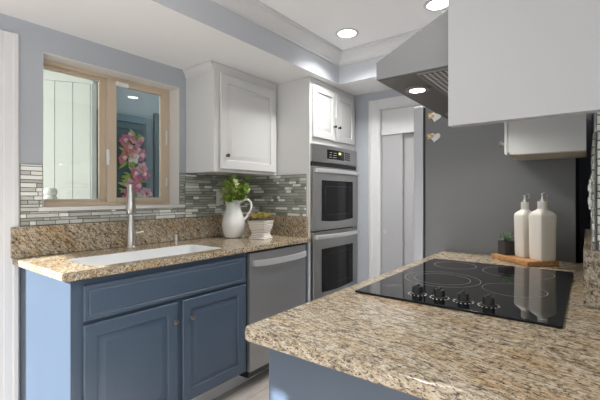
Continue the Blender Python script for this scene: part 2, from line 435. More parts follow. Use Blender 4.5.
# room behind the camera, and an added sun mask outside
k = MB()
OY0, OY1, OZ = 1.655, 2.18, 2.115               # tall glazed opening that lets the low sun in
k.box(XB-.1, XB, OY1, YA, 0, ZT); k.box(XB-.1, XB, OY0, OY1, OZ, ZT)
k.box(XB-.1, XB, YR, OY0, 2.05, ZT); k.box(XB-.1, XB, YR, YR+.1, 0, 2.05); k.box(XB-.1, XB, 1.45, OY0, 0, 2.06)
k.box(XB-.1, XB, .15, .528, 1.0, 2.05); k.box(XB-.1, XB, .578, .66, 1.0, 2.05); k.box(XB-.1, XB, .528, .578, 1.885, 2.05)  # panels and slot added to shape one sun patch on the island end
struct(k.build('wall_back', WALLG))
k = MB(); k.box(-3.6, -3.5, -4, .40, 2.15, 5); k.box(-3.6, -3.5, .60, 1.59, 2.64, 5); k.box(-3.6, -3.5, .40, .60, 3.45, 5)  # unseen outdoor mask added only to shape where the sun enters
struct(k.build('patio_sun_blocker', WALLG))
k = MB(); k.box(XB, -1.15, YR-.1, YR, 0, ZT); k.box(1.5, XE, YR-.1, YR, 0, ZT); k.box(-1.15, 1.5, YR-.1, YR, 2.28, ZT)
struct(k.build('wall_right', WALLG))

# ------------------------------------------------------------------ window over the sink
FY = 2.425
k = MB()
k.loops(WX0, WX1, WZ0, WZ1, [(0, FY+.05), (0, FY), (.003, FY-.003), (.028, FY-.003), (.032, FY+.008), (.032, FY+.05)], '-Y') if False else None
def frame(mb, x0, x1, z0, z1, y0, y1, l, r, b, t, bev=.003):
    mb.box(x0, x0+l, y0, y1, z0, z1, bev); mb.box(x1-r, x1, y0, y1, z0, z1, bev)
    mb.box(x0+l, x1-r, y0, y1, z0, z0+b, bev); mb.box(x0+l, x1-r, y0, y1, z1-t, z1, bev)
frame(k, WX0, WX1, WZ0, WZ1, FY, FY+.06, .030, .030, .026, .026)
win = struct(k.build('window_1', TAN))
k = MB(); frame(k, 1.148, WX1-.028, WZ0+.022, WZ1-.022, FY-.004, FY+.026, .060, .042, .030, .030)
sash = k.build('sliding_sash', TAN, win)
k = MB(); k.box(1.20, WX1-.066, FY+.010, FY+.014, WZ0+.048, WZ1-.048); k.build('pane', GLASS, sash, smooth=False)
k = MB(); k.box(1.118, 1.150, FY+.024, FY+.055, WZ0+.022, WZ1-.022, .002); k.box(WX0+.028, 1.12, FY+.03, FY+.055, WZ0+.022, WZ0+.044, .002); k.box(WX0+.028, 1.12, FY+.03, FY+.055, WZ1-.044, WZ1-.022, .002)
fix = k.build('fixed_sash', TAN, win)
k = MB(); k.box(WX0+.02, 1.12, FY+.040, FY+.044, WZ0+.04, WZ1-.04); k.build('pane', GLASS, fix, smooth=False)
k = MB(); k.box(1.140, 1.158, FY-.016, FY-.003, 1.425, 1.525, .005); k.box(1.143, 1.155, FY-.024, FY-.014, 1.44, 1.485, .004)
tag(k.build('latch', PLATE, sash), 'white sash latch')
k = MB(); k.box(1.195, 1.275, 2.392, 2.4205, 1.937, 1.965, .006)
tag(k.build('window_sensor', PLATE), 'small white contact sensor stuck to the top of the tan window frame', 'sensor')
k = MB(); k.box(1.565, 1.575, FY-.008, FY+.002, 1.60, 1.70, .002); k.box(1.565, 1.575, FY-.008, FY+.002, 1.30, 1.36, .002)
k.build('hinge_clip', PLATE, win)
k = MB(); k.box(.735, 1.645, YA-.012, YA, WZ0-.020, WZ0+.002, .003); k.box(WX0+.001, WX1-.001, YA, FY, WZ0-.015, WZ0+.001)
k.box(WX0, WX1, YA+.002, FY+.05, WZ1-.003, WZ1+.001); k.box(WX1-.003, WX1+.001, YA+.002, FY+.05, WZ0, WZ1-.003); k.box(WX0-.001, WX0+.003, YA+.002, FY+.05, WZ0, WZ1-.003)
struct(k.build('trim_6', mat('white_sill', (.72, .70, .67), .45)))

# porch beyond the window
k = MB(); k.box(.62, 1.75, YA+.165, 2.72, 1.150, 1.196, .004); struct(k.build('trim_10', PORCHW))
k = MB(); k.lathe([(.024, 0), (.034, .004), (.037, .018), (.034, .032), (.029, .037), (.035, .044), (.038, .058), (.034, .074), (.026, .082), (.018, .084)], (.905, 2.64, 1.1965), 24)
tag(k.build('white_item', CERAM), 'small white rounded jar on the ledge outside the lower left corner of the window', 'item')  # stand-in for a white shape too blurred to identify
def pdir(px, d):
    r = (px-300)/375.5; c_, s2 = math.cos(TH), math.sin(TH)
    return Vector((d*(c_+s2*r), d*(s2-c_*r)))
A = pdir(15, 3.2*.979); B = pdir(94, 3.2*1.036)
dv = (B-A); L = dv.length; ang = math.atan2(dv.y, dv.x)
M = Matrix.Translation((A.x, A.y, 0)) @ Matrix.Rotation(ang, 4, 'Z')
k = MB(); nb = 5
sp = .136
for i in range(-1, int(L/sp)+1):
    x1 = L-i*sp-.03; x0 = max(x1-sp+.003, -.3)
    if x1 > x0: k.box(x0, min(x1, L), 0, .02, 0, 2.24, .003, M=M)
k.box(-.3, L, .012, .06, 0, 2.6, M=M); k.box(-.3, L, -.02, .03, 2.215, 2.29, .004, M=M)
struct(k.build('wall_porch', PORCHW))
k = MB(); k.box(-.5, -.4, 2.475, 5.2, 0, 2.7); struct(k.build('porch_sun_blocker', PORCHW))  # unseen wall added to keep direct sun out of the porch
k = MB(); k.box(-.4, 4.2, 2.48, 5.2, 2.62, 2.7); struct(k.build('ceiling_porch', PORCHW))
k = MB(); k.box(-.4, 4.2, 2.475, 5.2, -.1, -.0); struct(k.build('floor_porch', mat('porch_concrete', (.45, .45, .43), .8)))
k = MB(); k.box(B.x, 1.66, 3.62, 3.70, 0, 2.62); k.box(B.x-.02, B.x+.02, B.y, 3.7, 0, 2.62); struct(k.build('wall_porch_corner', PORCHW))
k = MB(); k.box(1.66, 4.2, 3.64, 3.72, 0, 2.62); struct(k.build('wall_porch_back', PORCHB))
k = MB(); k.box(1.625, 1.70, 3.60, 3.64, 0, 2.03, .004); k.box(2.10, 2.17, 3.60, 3.64, 0, 2.03, .004); k.box(1.70, 2.10, 3.60, 3.64, 1.96, 2.03, .004)
struct(k.build('trim_7', TEALF))
k = MB(); k.loops(1.70, 2.10, .01, 1.955, [(0, 3.64), (0, 3.612), (.06, 3.612), (.07, 3.622), (.08, 3.622)], '-Y'); k.build('door_4', TEAL)['kind'] = 'structure'
k = MB()
for i in range(6): k.box(2.20+.11*i, 2.30+.11*i, 3.60, 3.64, .1, 2.10, .004)
struct(k.build('trim_8', TEAL))

def blossom(mb_parent, c, r, mats, seed):
    rr = random.Random(seed); k = MB()
    tilt = Matrix.Rotation(rr.uniform(-.7, .7), 4, 'X') @ Matrix.Rotation(rr.uniform(-.7, .7), 4, 'Z')
    for q in range(6):
        a = q*PI/3+rr.uniform(-.2, .2)
        d = tilt @ Vector((math.cos(a), -.45, math.sin(a)))
        k.leaf(c, d, (0, -1, 0), r*rr.uniform(.85, 1.1), r*.85, .35, mi=0)
    for q in range(4):
        a = q*PI/2+.4
        d = tilt @ Vector((math.cos(a)*.6, -1, math.sin(a)*.6))
        k.leaf(Vector(c)+Vector((0, -.006, 0)), d, (0, -1, .2), r*.6, r*.5, .2, mi=1)
    k.ball(Vector(c)+Vector((0, -.012, 0)), r*.16, mi=2)
    return k.build('blossom', mats, mb_parent)
fx = thing('flower_swag', (1.95, 3.60, 1.15), 'hanging swag of pink, coral and white artificial flowers on the teal door outside the window', 'flowers')
k = MB(); k.tube([(1.93, 3.595, 1.16), (1.95, 3.585, 1.4), (1.94, 3.585, 1.65), (1.93, 3.59, 1.80)], .012); 
rr = random.Random(5)
for i in range(46):
    z = rr.uniform(1.22, 1.80); a = rr.uniform(-PI, PI)
    k.leaf((1.94+rr.uniform(-.04, .04), 3.575, z), (math.cos(a), -.35, math.sin(a)*.8), (0, -1, 0), rr.uniform(.09, .15), .035, .2, mi=1+(i % 2))
k.build('greenery', [STEM, GLEAF, YLEAF], fx)
bl = [(1.86, 1.80, 0), (1.94, 1.81, 1), (2.01, 1.79, 1), (1.90, 1.72, 3), (1.97, 1.70, 1), (2.03, 1.66, 0), (1.85, 1.63, 3), (1.95, 1.63, 2), (1.96, 1.47, 0), (2.06, 1.47, 0), (2.04, 1.53, 1),
      (1.93, 1.36, 1), (1.98, 1.35, 0), (1.90, 1.27, 0), (2.03, 1.27, 2), (2.10, 1.29, 1), (1.87, 1.20, 3), (1.96, 1.18, 2), (1.83, 1.13, 2), (2.0, 1.22, 2)]
for i, (x, z, kind) in enumerate(bl):
    blossom(fx, (x-.02, 3.55+rr.uniform(-.02, .01), z-.025), .068, [[PINK, PINKL, YLEAF], [PINKL, PINK, YLEAF], [PETW, PINKL, YLEAF], [CORAL, PINKL, YLEAF]][kind], i)

# ------------------------------------------------------------------ sink run: base cabinet
YF = 1.690; XL = .652; XT = 2.300
def knob(mb, p, d, r=.0135, ln=.024):
    p, d = Vector(p), Vector(d)
    mb.cyl(p, p+d*ln*.55, r*.55, r*.4, 16); mb.lathe if False else None
    q = Vector((0, 0, 1)).rotation_difference(d)
    b = MB(); b.lathe([(r*.4, 0), (r*.85, .003), (r, .008), (r*.85, .0125), (r*.4, .0145), (.0005, .015)], (0, 0, 0), 20)
    bmesh.ops.transform(b.bm, matrix=Matrix.Translation(p+d*ln*.5) @ q.to_matrix().to_4x4(), verts=b.bm.verts)
    me = bpy.data.meshes.new('t'); b.bm.to_mesh(me); b.bm.free(); mb.bm.from_mesh(me); bpy.data.meshes.remove(me)
def door_prof(y, t=.019, rail=.055):
    return [(.006, y+t), (.006, y+t-.006), (0, y+t-.007), (0, y+.005), (.002, y+.002), (.006, y), (rail-.006, y), (rail, y+.003), (rail+.004, y+.012), (rail+.013, y+.012), (rail+.034, y+.0025), (rail+.038, y+.001)]
sc_ = thing('base_cabinet', (1.15, 2.0, 0), 'slate blue sink base cabinet with two panel doors under the granite counter', 'cabinet')
k = MB(); k.box(XL, 1.655, YF, YF+.02, .135, .876, .0015); k.box(XL, XL+.02, YF+.018, YA-.002, .002, .876, .001); k.box(1.635, 1.655, YF+.018, YA-.002, .135, .876); k.box(XL+.02, 1.635, YA-.02, YA-.002, .135, .876); k.box(XL+.02, 1.635, YF+.018, YA-.02, .135, .155)
k.build('body', BCAB, sc_)
k = MB(); k.box(XL+.02, 1.655, YF+.105, YF+.12, .002, .134); tag(k.build('toe_kick', TRIM, sc_), 'white toe kick')
k = MB(); k.loops(.697, 1.630, .700, .850, [(.006, YF-.001), (.006, YF-.007), (0, YF-.008), (0, YF-.014), (.002, YF-.017), (.006, YF-.019), (.016, YF-.019), (.020, YF-.016), (.026, YF-.019), (.03, YF-.020)], '-Y')
k.build('false_drawer_front', BCAB, sc_)
for x0, x1, kx, kz in ((.697, 1.150, 1.126, .592), (1.180, 1.630, 1.228, .588)):
    k = MB(); k.loops(x0, x1, .150, .684, door_prof(YF-.020), '-Y'); dr = k.build('door', BCAB, sc_)
    k = MB(); knob(k, (kx, YF-.020, kz), (0, -1, 0), .0135); k.build('knob', KNOBM, dr)

# dishwasher
dw = thing('dishwasher', (1.96, 2.0, 0), 'stainless steel dishwasher with a curved bar handle under the counter', 'dishwasher')
k = MB(); k.box(1.664, 2.255, YF+.01, 2.28, .085, .872); k.build('tub', BLACK, dw)
k = MB(); k.box(1.668, 2.252, YF-.018, YF+.009, .125, .868, .004); k.build('door', STEELD, dw)
k = MB()
n = 14; pth = []
for i in range(n+1):
    t = i/n; pth.append((1.705+.53*t, YF-.028-.040*math.sin(PI*t)**.6, .803))
b = bmesh.new(); rg = []
for p in pth: rg.append([b.verts.new((p[0], p[1]+dy, p[2]+dz)) for dy, dz in ((-.006, -.019), (-.006, .019), (.006, .019), (.006, -.019))])
for a_, d2 in zip(rg, rg[1:]):
    for q in range(4): b.faces.new((a_[q], a_[(q+1) % 4], d2[(q+1) % 4], d2[q]))
b.faces.new(rg[0][::-1]); b.faces.new(rg[-1]); bmesh.ops.recalc_face_normals(b, faces=b.faces); k._merge(b)
k.box(1.699, 1.715, YF-.034, YF-.017, .785, .821, .002); k.box(2.225, 2.241, YF-.034, YF-.017, .785, .821, .002)
k.build('handle', STEELB, dw)
k = MB(); k.box(1.668, 2.252, YF-.004, YF+.009, .088, .122); k.build('kick_plate', BLACK, dw)
k = MB(); k.box(1.657, 2.296, YF+.105, YF+.12, .001, .083, .001); struct(k.build('trim_9', TRIM))
k = MB(); k.box(2.260, 2.299, YF-.003, YF+.55, .002, .874, .002)
tag(k.build('filler_panel', BCAB), 'narrow slate blue filler strip between dishwasher and oven cabinet', 'filler panel')

# granite counter with sink cut-out
CX0, CX1, CYF = .619, 2.299, 1.660
SX0, SX1, SY0, SY1 = .765, 1.535, 1.74, 2.075
def slab(outer, hole, z0, z1, bev):
    """slab with rounded-corner rectangular hole: ring of quads between the outer outline and the hole"""
    b = bmesh.new()
    def loop(pts, z): return [b.verts.new((x, y, z)) for x, y in pts]
    def ring(A_, B_):
        n_ = len(A_)
        for q in range(n_): b.faces.new((A_[q], A_[(q+1) % n_], B_[(q+1) % n_], B_[q]))
    x0, x1, y0, y1 = hole; hp = []
    rad = .05; nn = 6
    for (cx, cy, a0) in ((x1-rad, y1-rad, 0), (x0+rad, y1-rad, PI/2), (x0+rad, y0+rad, PI), (x1-rad, y0+rad, 1.5*PI)):
        for q in range(nn+1): a = a0+q*PI/2/nn; hp.append((cx+rad*math.cos(a), cy+rad*math.sin(a)))
    ox0, ox1, oy0, oy1 = outer
    op = []
    cc = ((ox1, oy1), (ox0, oy1), (ox0, oy0), (ox1, oy0))
    for ci, (cx, cy) in enumerate(cc):
        for q in range(nn+1):
            t = (q-nn/2)/nn
            h = hp[ci*(nn+1)+q]
            if t == 0: op.append((cx, cy))
            elif (ci % 2 == 0) == (t < 0): op.append((cx, h[1]))
            else: op.append((h[0], cy))
    def inset(P_, e): return [(min(max(x, ox0+e), ox1-e), min(max(y, oy0+e), oy1-e)) for x, y in P_]
    top = loop(inset(op, bev), z1); m1 = loop(inset(op, bev*.3), z1-bev*.3); t2 = loop(op, z1-bev); b2 = loop(op, z0+bev); m2 = loop(inset(op, bev*.3), z0+bev*.3); bot = loop(inset(op, bev), z0)
    ht = loop(hp, z1); hb = loop(hp, z0)
    for A_, B_ in ((ht, top), (top, m1), (m1, t2), (t2, b2), (b2, m2), (m2, bot), (bot, hb), (hb, ht)): ring(A_, B_)
    bmesh.ops.recalc_face_normals(b, faces=b.faces)
    mb = MB(); mb._merge(b); return mb
ct = tag(slab((CX0, CX1, CYF, 2.302), (SX0, SX1, SY0, SY1), ZC-.034, ZC, .008).build('countertop', GRC),
         'speckled tan granite countertop with a white sink below the window', 'countertop')
k = MB(); k.box(.612, CX1-.021, 2.281, 2.301, ZC+.0008, 1.072, .003)
tag(k.build('granite_upstand', GRB), 'low brown granite upstand along the back of the sink counter', 'upstand')
k = MB(); k.box(CX1-.020, CX1-.0005, 1.685, 2.301, ZC+.0008, 1.072, .003)
tag(k.build('granite_upstand', granite('granite_side', rot=(R(40), 0, 0), sc=(1, 1.3, .7), streak=(1, 2.2, .5), tint=.84)), 'short brown granite upstand against the side of the oven cabinet', 'upstand')

# sink
sk = thing('sink', (1.18, 1.98, .70), 'white double-bowl sink set into the granite counter', 'sink')
k = MB()
x0, x1, y0, y1 = SX0-.006, SX1+.006, SY0-.006, SY1+.006
b = bmesh.new(); rings = []
def rr_loop(x0, x1, y0, y1, rad, z, nn=6):
    out = []
    for (cx, cy, a0) in ((x1-rad, y1-rad, 0), (x0+rad, y1-rad, PI/2), (x0+rad, y0+rad, PI), (x1-rad, y0+rad, 1.5*PI)):
        for q in range(nn+1): a = a0+q*PI/2/nn; out.append(b.verts.new((cx+rad*math.cos(a), cy+rad*math.sin(a), z)))
    return out
for ins, z in ((.0075, ZC-.0035), (.0105, ZC-.004), (.0115, ZC-.010), (.0125, ZC-.06), (.019, ZC-.17), (.035, ZC-.195), (.085, ZC-.20)):
    rings.append(rr_loop(x0+ins, x1-ins, y0+ins, y1-ins, .055, z))
for A_, B_ in zip(rings, rings[1:]):
    n_ = len(A_)
    for q in range(n_): b.faces.new((A_[q], A_[(q+1) % n_], B_[(q+1) % n_], B_[q]))
b.faces.new(rings[-1]); bmesh.ops.recalc_face_normals(b, faces=b.faces)
for f in b.faces: f.normal_flip() if f.normal.z < -.5 else None
k._merge(b)
k.prism([(1.125, ZC-.198), (1.165, ZC-.198), (1.152, ZC-.075), (1.145, ZC-.068), (1.138, ZC-.075)], 'Y', SY0+.008, SY1-.008, bev=.002)
k.build('basin', SINKM, sk)
for dx in (.955, 1.345):
    k = MB(); k.lathe([(.04, 0), (.04, .003), (.03, .004), (.028, .001)], (dx, 1.91, ZC-.1995), 24); tag(k.build('drain', STEELB, sk), 'round steel drain')

# faucet
fx_, fy_ = 1.197, 2.222
fa = thing('faucet', (fx_, fy_, ZC), 'brushed nickel pull-down kitchen faucet standing behind the sink', 'faucet')
k = MB(); k.lathe([(.033, 0), (.033, .004), (.029, .009), (.0285, .05), (.0255, .10), (.0200, .15), (.0160, .188), (.0160, .196)], (fx_, fy_, ZC), 28); k.build('body', NICKEL, fa)
k = MB(); k.cyl((fx_, fy_, ZC+.194), (fx_, fy_, ZC+.203), .0215, .0215, 24, bev=.001); k.build('collar', STEELB, fa)
k = MB(); hd_ = [(.0230, .203), (.0300, .222), (.0290, .25), (.0240, .30), (.0185, .35), (.0165, .378), (.014, .387), (.009, .389)]
k.tube([(fx_-.07*(z-.2), fy_-.10*(z-.2)**1.0, ZC+z) for r, z in hd_], [r for r, z in hd_], 22)
k.build('spray_head', NICKEL, fa)
k = MB(); k.tube([(fx_+.018, fy_-.006, ZC+.085), (fx_+.040, fy_-.02, ZC+.088), (fx_+.062, fy_-.033, ZC+.094)], [.010, .0075, .006], 12); k.build('lever_handle', NICKEL, fa)
sd = thing('soap_dispenser', (1.525, 2.235, ZC), 'short brushed nickel soap dispenser cap on the counter right of the faucet', 'soap dispenser')
k = MB(); k.lathe([(.022, 0), (.022, .004), (.017, .006), (.0165, .045), (.014, .05)], (1.525, 2.235, ZC), 24); k.build('cap', NICKEL, sd)
k = MB(); k.tube([(1.525, 2.235, ZC+.048), (1.525, 2.228, ZC+.058), (1.525, 2.195, ZC+.058)], .005, 10); k.build('nozzle', NICKEL, sd)

# ------------------------------------------------------------------ mosaic tile
def mosaic(name, label, u0, u1, z0, z1, place, cuts=None, seed=1, rowh=.0218, g=.0032, weights=None):
    """rows of long thin tiles in a (u,z) rectangle; place(u,v,d) -> 3-D point, d = depth out of the wall"""
    rr = random.Random(seed); mb = MB(); b = bmesh.new()
    def quadbox(a, c, z, y, d0, d1, mi, e=.0012):
        P = []
        for (uu, vv, dd) in ((a, z, d0), (c, z, d0), (c, y, d0), (a, y, d0), (a+e, z+e, d1), (c-e, z+e, d1), (c-e, y-e, d1), (a+e, y-e, d1)):
            P.append(b.verts.new(place(uu, vv, dd)))
        for f in ((0, 1, 5, 4), (1, 2, 6, 5), (2, 3, 7, 6), (3, 0, 4, 7), (4, 5, 6, 7), (3, 2, 1, 0)):
            b.faces.new([P[i] for i in f]).material_index = mi
    for (a, c, z, y) in (cuts or [(u0, u1, z0, z1)]):
        quadbox(a, c, z, y, 0, .004, 0, 0)
    z = z0
    W = weights or [(1, .16), (2, .04), (3, .42), (4, .16), (5, .15), (6, .07)]
    while z < z1-.006:
        h = min(rowh*rr.choice((.75, 1, 1, 1, 1.12)), z1-z)
        for (a, c, zz, yy) in (cuts or [(u0, u1, z0, z1)]):
            if z+h/2 < zz or z+h/2 > yy: continue
            u = a-rr.uniform(0, .06)
            while u < c-.004:
                Lt = rr.choice((.03, .05, .07, .09, .12, .15)); q = rr.random(); mi = 3
                for m_, wt in W:
                    if q < wt: mi = m_; break
                    q -= wt
                s0, s1 = max(u, a)+g/2, min(u+Lt, c)-g/2
                if s1-s0 > .006: quadbox(s0, s1, max(z, zz)+g/2, min(z+h, yy)-g/2, .004, .0075+rr.choice((0, .0008, .0015)), mi)
                u += Lt
        z += h
    bmesh.ops.recalc_face_normals(b, faces=b.faces)
    me = bpy.data.meshes.new('t'); b.to_mesh(me); b.free(); mb.bm.from_mesh(me); bpy.data.meshes.remove(me)
    return tag(mb.build(name, TILES, smooth=False), label, 'tile backsplash')
ys_ = YA
pl_ = lambda u, v, d: (u, ys_-d, v)
mosaic('tile_backsplash', 'strip mosaic tile with window light in its pale mix, left of the window beside the white doorway casing', 0, 0, 1.147, ZU, pl_, cuts=[(.654, .755, 1.147, ZU)], seed=4, weights=[(1, .35), (2, .35), (5, .2), (6, .1)])  # whiter mix of the same tiles stands in for light reflected here
mosaic('tile_backsplash', 'low band of strip mosaic tile under the window behind the faucet', 0, 0, 1.0725, 1.1455, pl_, cuts=[(.654, 1.646, 1.0725, 1.1455)], seed=6, weights=[(1, .30), (2, .25), (3, .14), (5, .2), (6, .11)])  # mix whitened here too, for the window light this band reflects
mosaic('tile_backsplash', 'sage strip mosaic tile on the sink wall behind the pitcher', 0, 0, 1.0725, 1.395, pl_, cuts=[(1.648, 2.288, 1.0725, 1.395)], seed=8)
mosaic('tile_backsplash', 'narrow strip of mosaic tile between the window and the white wall cabinet', 0, 0, 1.169, 1.395, pl_, cuts=[(1.603, 1.647, 1.169, 1.395)], seed=10)
mosaic('tile_backsplash', 'sage strip mosaic tile on the side of the oven cabinet right of the pitcher', 1.69, 2.30, 1.072, ZU,
       lambda u, v, d: (2.3-d, u, v), cuts=[(1.700, 2.302, 1.0725, 1.396)], seed=9)

def outlet(label, place, cat='outlet'):
    t = thing('outlet', place(0, 0, 0), label, cat)
    k = MB(); b = bmesh.new()
    def bx(u0, u1, v0, v1, d0, d1, mi):
        P = [b.verts.new(place(*q)) for q in ((u0, v0, d0), (u1, v0, d0), (u1, v1, d0), (u0, v1, d0), (u0+.002, v0+.002, d1), (u1-.002, v0+.002, d1), (u1-.002, v1-.002, d1), (u0+.002, v1-.002, d1))]
        for f in ((0, 1, 5, 4), (1, 2, 6, 5), (2, 3, 7, 6), (3, 0, 4, 7), (4, 5, 6, 7), (3, 2, 1, 0)): b.faces.new([P[i] for i in f]).material_index = mi
    bx(-.035, .035, -.058, .058, 0, .006, 0); bmesh.ops.recalc_face_normals(b, faces=b.faces); k._merge(b); k.build('plate', PLATE, t, smooth=False)
    for v in (-.025, .025):
        b = bmesh.new(); k = MB(); bx(-.016, .016, v-.014, v+.014, .006, .009, 0); bmesh.ops.recalc_face_normals(b, faces=b.faces); k._merge(b)
        q = k.build('socket', PLATE, t, smooth=False)
        b = bmesh.new(); k = MB(); bx(-.009, -.005, v-.006, v+.006, .009, .0095, 0); bx(.005, .009, v-.006, v+.006, .009, .0095, 0); bmesh.ops.recalc_face_normals(b, faces=b.faces); k._merge(b)
        k.build('slot', PLATED, q, smooth=False)
outlet('white wall outlet on the sage tile partly behind the leafy sprigs', lambda u, v, d: (1.965+u, ys_-.0095-d, 1.216+v))

# ------------------------------------------------------------------ upper cabinet
uc = thing('wall_cabinet', (1.97, 2.15, ZU), 'white wall cabinet with one panel door above the pitcher and tile', 'cabinet')
UX0, UX1, UY = 1.655, 2.297, 1.997
k = MB(); k.box(UX0, UX1, UY, YA-.002, ZU, ZS-.002, .002); k.build('body', WCAB, uc)
k = MB(); k.loops(1.700, 2.270, 1.415, 2.068, door_prof(UY-.019, rail=.06), '-Y'); dr = k.build('door', WCAB, uc)
k = MB(); knob(k, (1.748, UY-.019, 1.507), (0, -1, 0), .0135); tag(k.build('knob', KNOBD, dr), 'dark metal knob')
k = MB()
cr = [(0, ZS-.055), (.006, ZS-.055), (.010, ZS-.035), (.022, ZS-.018), (.028, ZS-.012), (.028, ZS-.001), (0, ZS-.001)]
k.prism([(UX0-d+.0, z) for d, z in cr], 'Y', UY+.005, YA-.004) ; k.build('side_crown', WCAB, uc, smooth=False)

# ------------------------------------------------------------------ oven cabinet + double oven
TX0, TX1, TY = 2.301, 2.994, 1.672
oc = thing('oven_cabinet', (2.65, 2.0, 0), 'tall white cabinet around the double oven with two small doors on top', 'cabinet')
k = MB(); t_ = .020
k.box(TX0, TX0+t_, TY, YA-.002, .002, ZS-.002, .001); k.box(TX1-t_, TX1, TY, YA-.002, .002, ZS-.002, .001)
k.box(TX0+t_, TX1-t_, TY, YA-.002, 1.632, 1.665); k.box(TX0+t_, TX1-t_, TY, YA-.002, 2.105, ZS-.002); k.box(TX0+t_, TX1-t_, TY+.40, YA-.002, .002, ZS-.01)
k.box(TX0+t_, TX1-t_, TY, TY+.02, .10, .255); k.box(TX0+t_, TX1-t_, TY, TY+.3, 1.665, 2.105) 
k.build('body', WCAB, oc)
for x0, x1, kx in ((2.330, 2.643, 2.615), (2.655, 2.968, 2.685)):
    k = MB(); k.loops(x0, x1, 1.680, 2.082, door_prof(TY-.019, rail=.05), '-Y'); dr = k.build('door', WCAB, oc)
    k = MB(); knob(k, (kx, TY-.019, 1.795), (0, -1, 0), .0125); tag(k.build('knob', KNOBD, dr), 'dark metal knob')
ov = thing('double_oven', (2.65, 1.9, .26), 'stainless double wall oven with black glass windows in the white cabinet', 'oven')
OX0, OX1 = TX0+.024, TX1-.024
k = MB(); k.box(OX0, OX1, TY+.004, TY+.38, .262, 1.624); k.build('cavity', DARK, ov)
FX0, FX1 = TX0+.006, TX1-.008; YO = TY-.001
# bowed control panel
k = MB(); n = 12; top = []; bot = []
pts = []
for i in range(n+1): t = i/n; pts.append((FX0+(FX1-FX0)*t, YO-.022-.030*math.sin(PI*t)))
pts = pts+[(FX1, YO), (FX0, YO)]
k.prism(pts, 'Z', 1.491, 1.627); cpn = k.build('control_panel', STEEL, ov)
def bow(x): return YO-.022-.030*math.sin(PI*(x-FX0)/(FX1-FX0))
def bowpatch(x0, x1, z0, z1, out, th=.002, n=8):
    P = [(x0+(x1-x0)*i/n, bow(x0+(x1-x0)*i/n)-out) for i in range(n+1)]
    Q = [(x, y+th) for x, y in P[::-1]]
    return MB().prism(P+Q, 'Z', z0, z1)
dsp = bowpatch(2.475, 2.720, 1.522, 1.597, .001).build('display', BLACKG, cpn)
k = bowpatch(2.635, 2.665, 1.566, 1.582, .0025)
tag(k.build('clock_digits', DISPG, dsp), 'glowing yellow-green clock digits') if False else k.build('clock_digits', DISPG, dsp)
for q in range(3):
    for (xx, ww) in ((2.50, .035), (2.55, .05)):
        bowpatch(xx+.004*q, xx+ww, 1.536+.018*q, 1.5385+.018*q, .0018, .001, 3).build('printed_legend', DISPW, dsp)
for r_ in range(4):
    for c_ in range(3):
        bowpatch(2.735+.034*c_, 2.762+.034*c_, 1.527+.0175*r_, 1.541+.0175*r_, .0012, .002, 3).build('button', BLACK, cpn)
k = MB(); k.box(FX0+.002, FX1-.002, YO-.018, YO, 1.458, 1.4905); k.build('vent_gap', BLACK, ov)
def oven_door(z0, z1, hz, w0, w1):
    k = MB(); k.box(FX0, FX1, YO-.030, YO-.001, z0, z1, .004); d = k.build('oven_door', STEEL, ov)
    # window frame with a curved lower edge
    x0, x1 = FX0+.112, FX1-.085
    def pane(x0, x1, z0, z1, bulge, y0, y1):
        P = [(x1, z1), (x0, z1)]+[(x0+(x1-x0)*i/14, z0-bulge*math.sin(PI*i/14)) for i in range(15)]
        return MB().prism(P, 'Y', y0, y1)
    pane(x0, x1, w0, w1, .012, YO-.0325, YO-.0295).build('window', OVENG, d)
    k = MB(); xs_, xe_ = x0+.05, x1-.05
    k.box(xs_, xe_, YO-.0330, YO-.0322, w0+.045, w0+.047); k.box(xs_, xe_, YO-.0330, YO-.0322, w1-.047, w1-.045); k.box(xs_, xs_+.002, YO-.0330, YO-.0322, w0+.045, w1-.045); k.box(xe_-.002, xe_, YO-.0330, YO-.0322, w0+.045, w1-.045)
    k.build('inner_border', mat('window_border', (.014, .014, .014), .3), d)
    k = MB(); n = 14; rg = []; b = bmesh.new()
    for i in range(n+1):
        t = i/n; x = FX0+.02+(FX1-FX0-.04)*t; y = YO-.045-.036*math.sin(PI*t)
        rg.append([b.verts.new((x, y+dy, hz+dz)) for dy, dz in ((-.011, 0), (-.008, .014), (.004, .018), (.010, .0), (.004, -.018), (-.008, -.014))])
    for a_, d2 in zip(rg, rg[1:]):
        for q in range(6): b.faces.new((a_[q], a_[(q+1) % 6], d2[(q+1) % 6], d2[q]))
    b.faces.new(rg[0][::-1]); b.faces.new(rg[-1]); bmesh.ops.recalc_face_normals(b, faces=b.faces); k._merge(b)
    k.box(FX0+.012, FX0+.035, YO-.05, YO-.029, hz-.014, hz+.014, .003); k.box(FX1-.035, FX1-.012, YO-.05, YO-.029, hz-.014, hz+.014, .003)
    k.build('handle', STEELB, d)
    return d
oven_door(.960, 1.457, 1.423, 1.035, 1.352)
d2_ = oven_door(.300, .950, .912, .480, .815)
k = MB(); k.box(2.655, 2.668, YO-.0318, YO-.0299, .395, .425, .001); k.build('badge', STEELB, d2_)

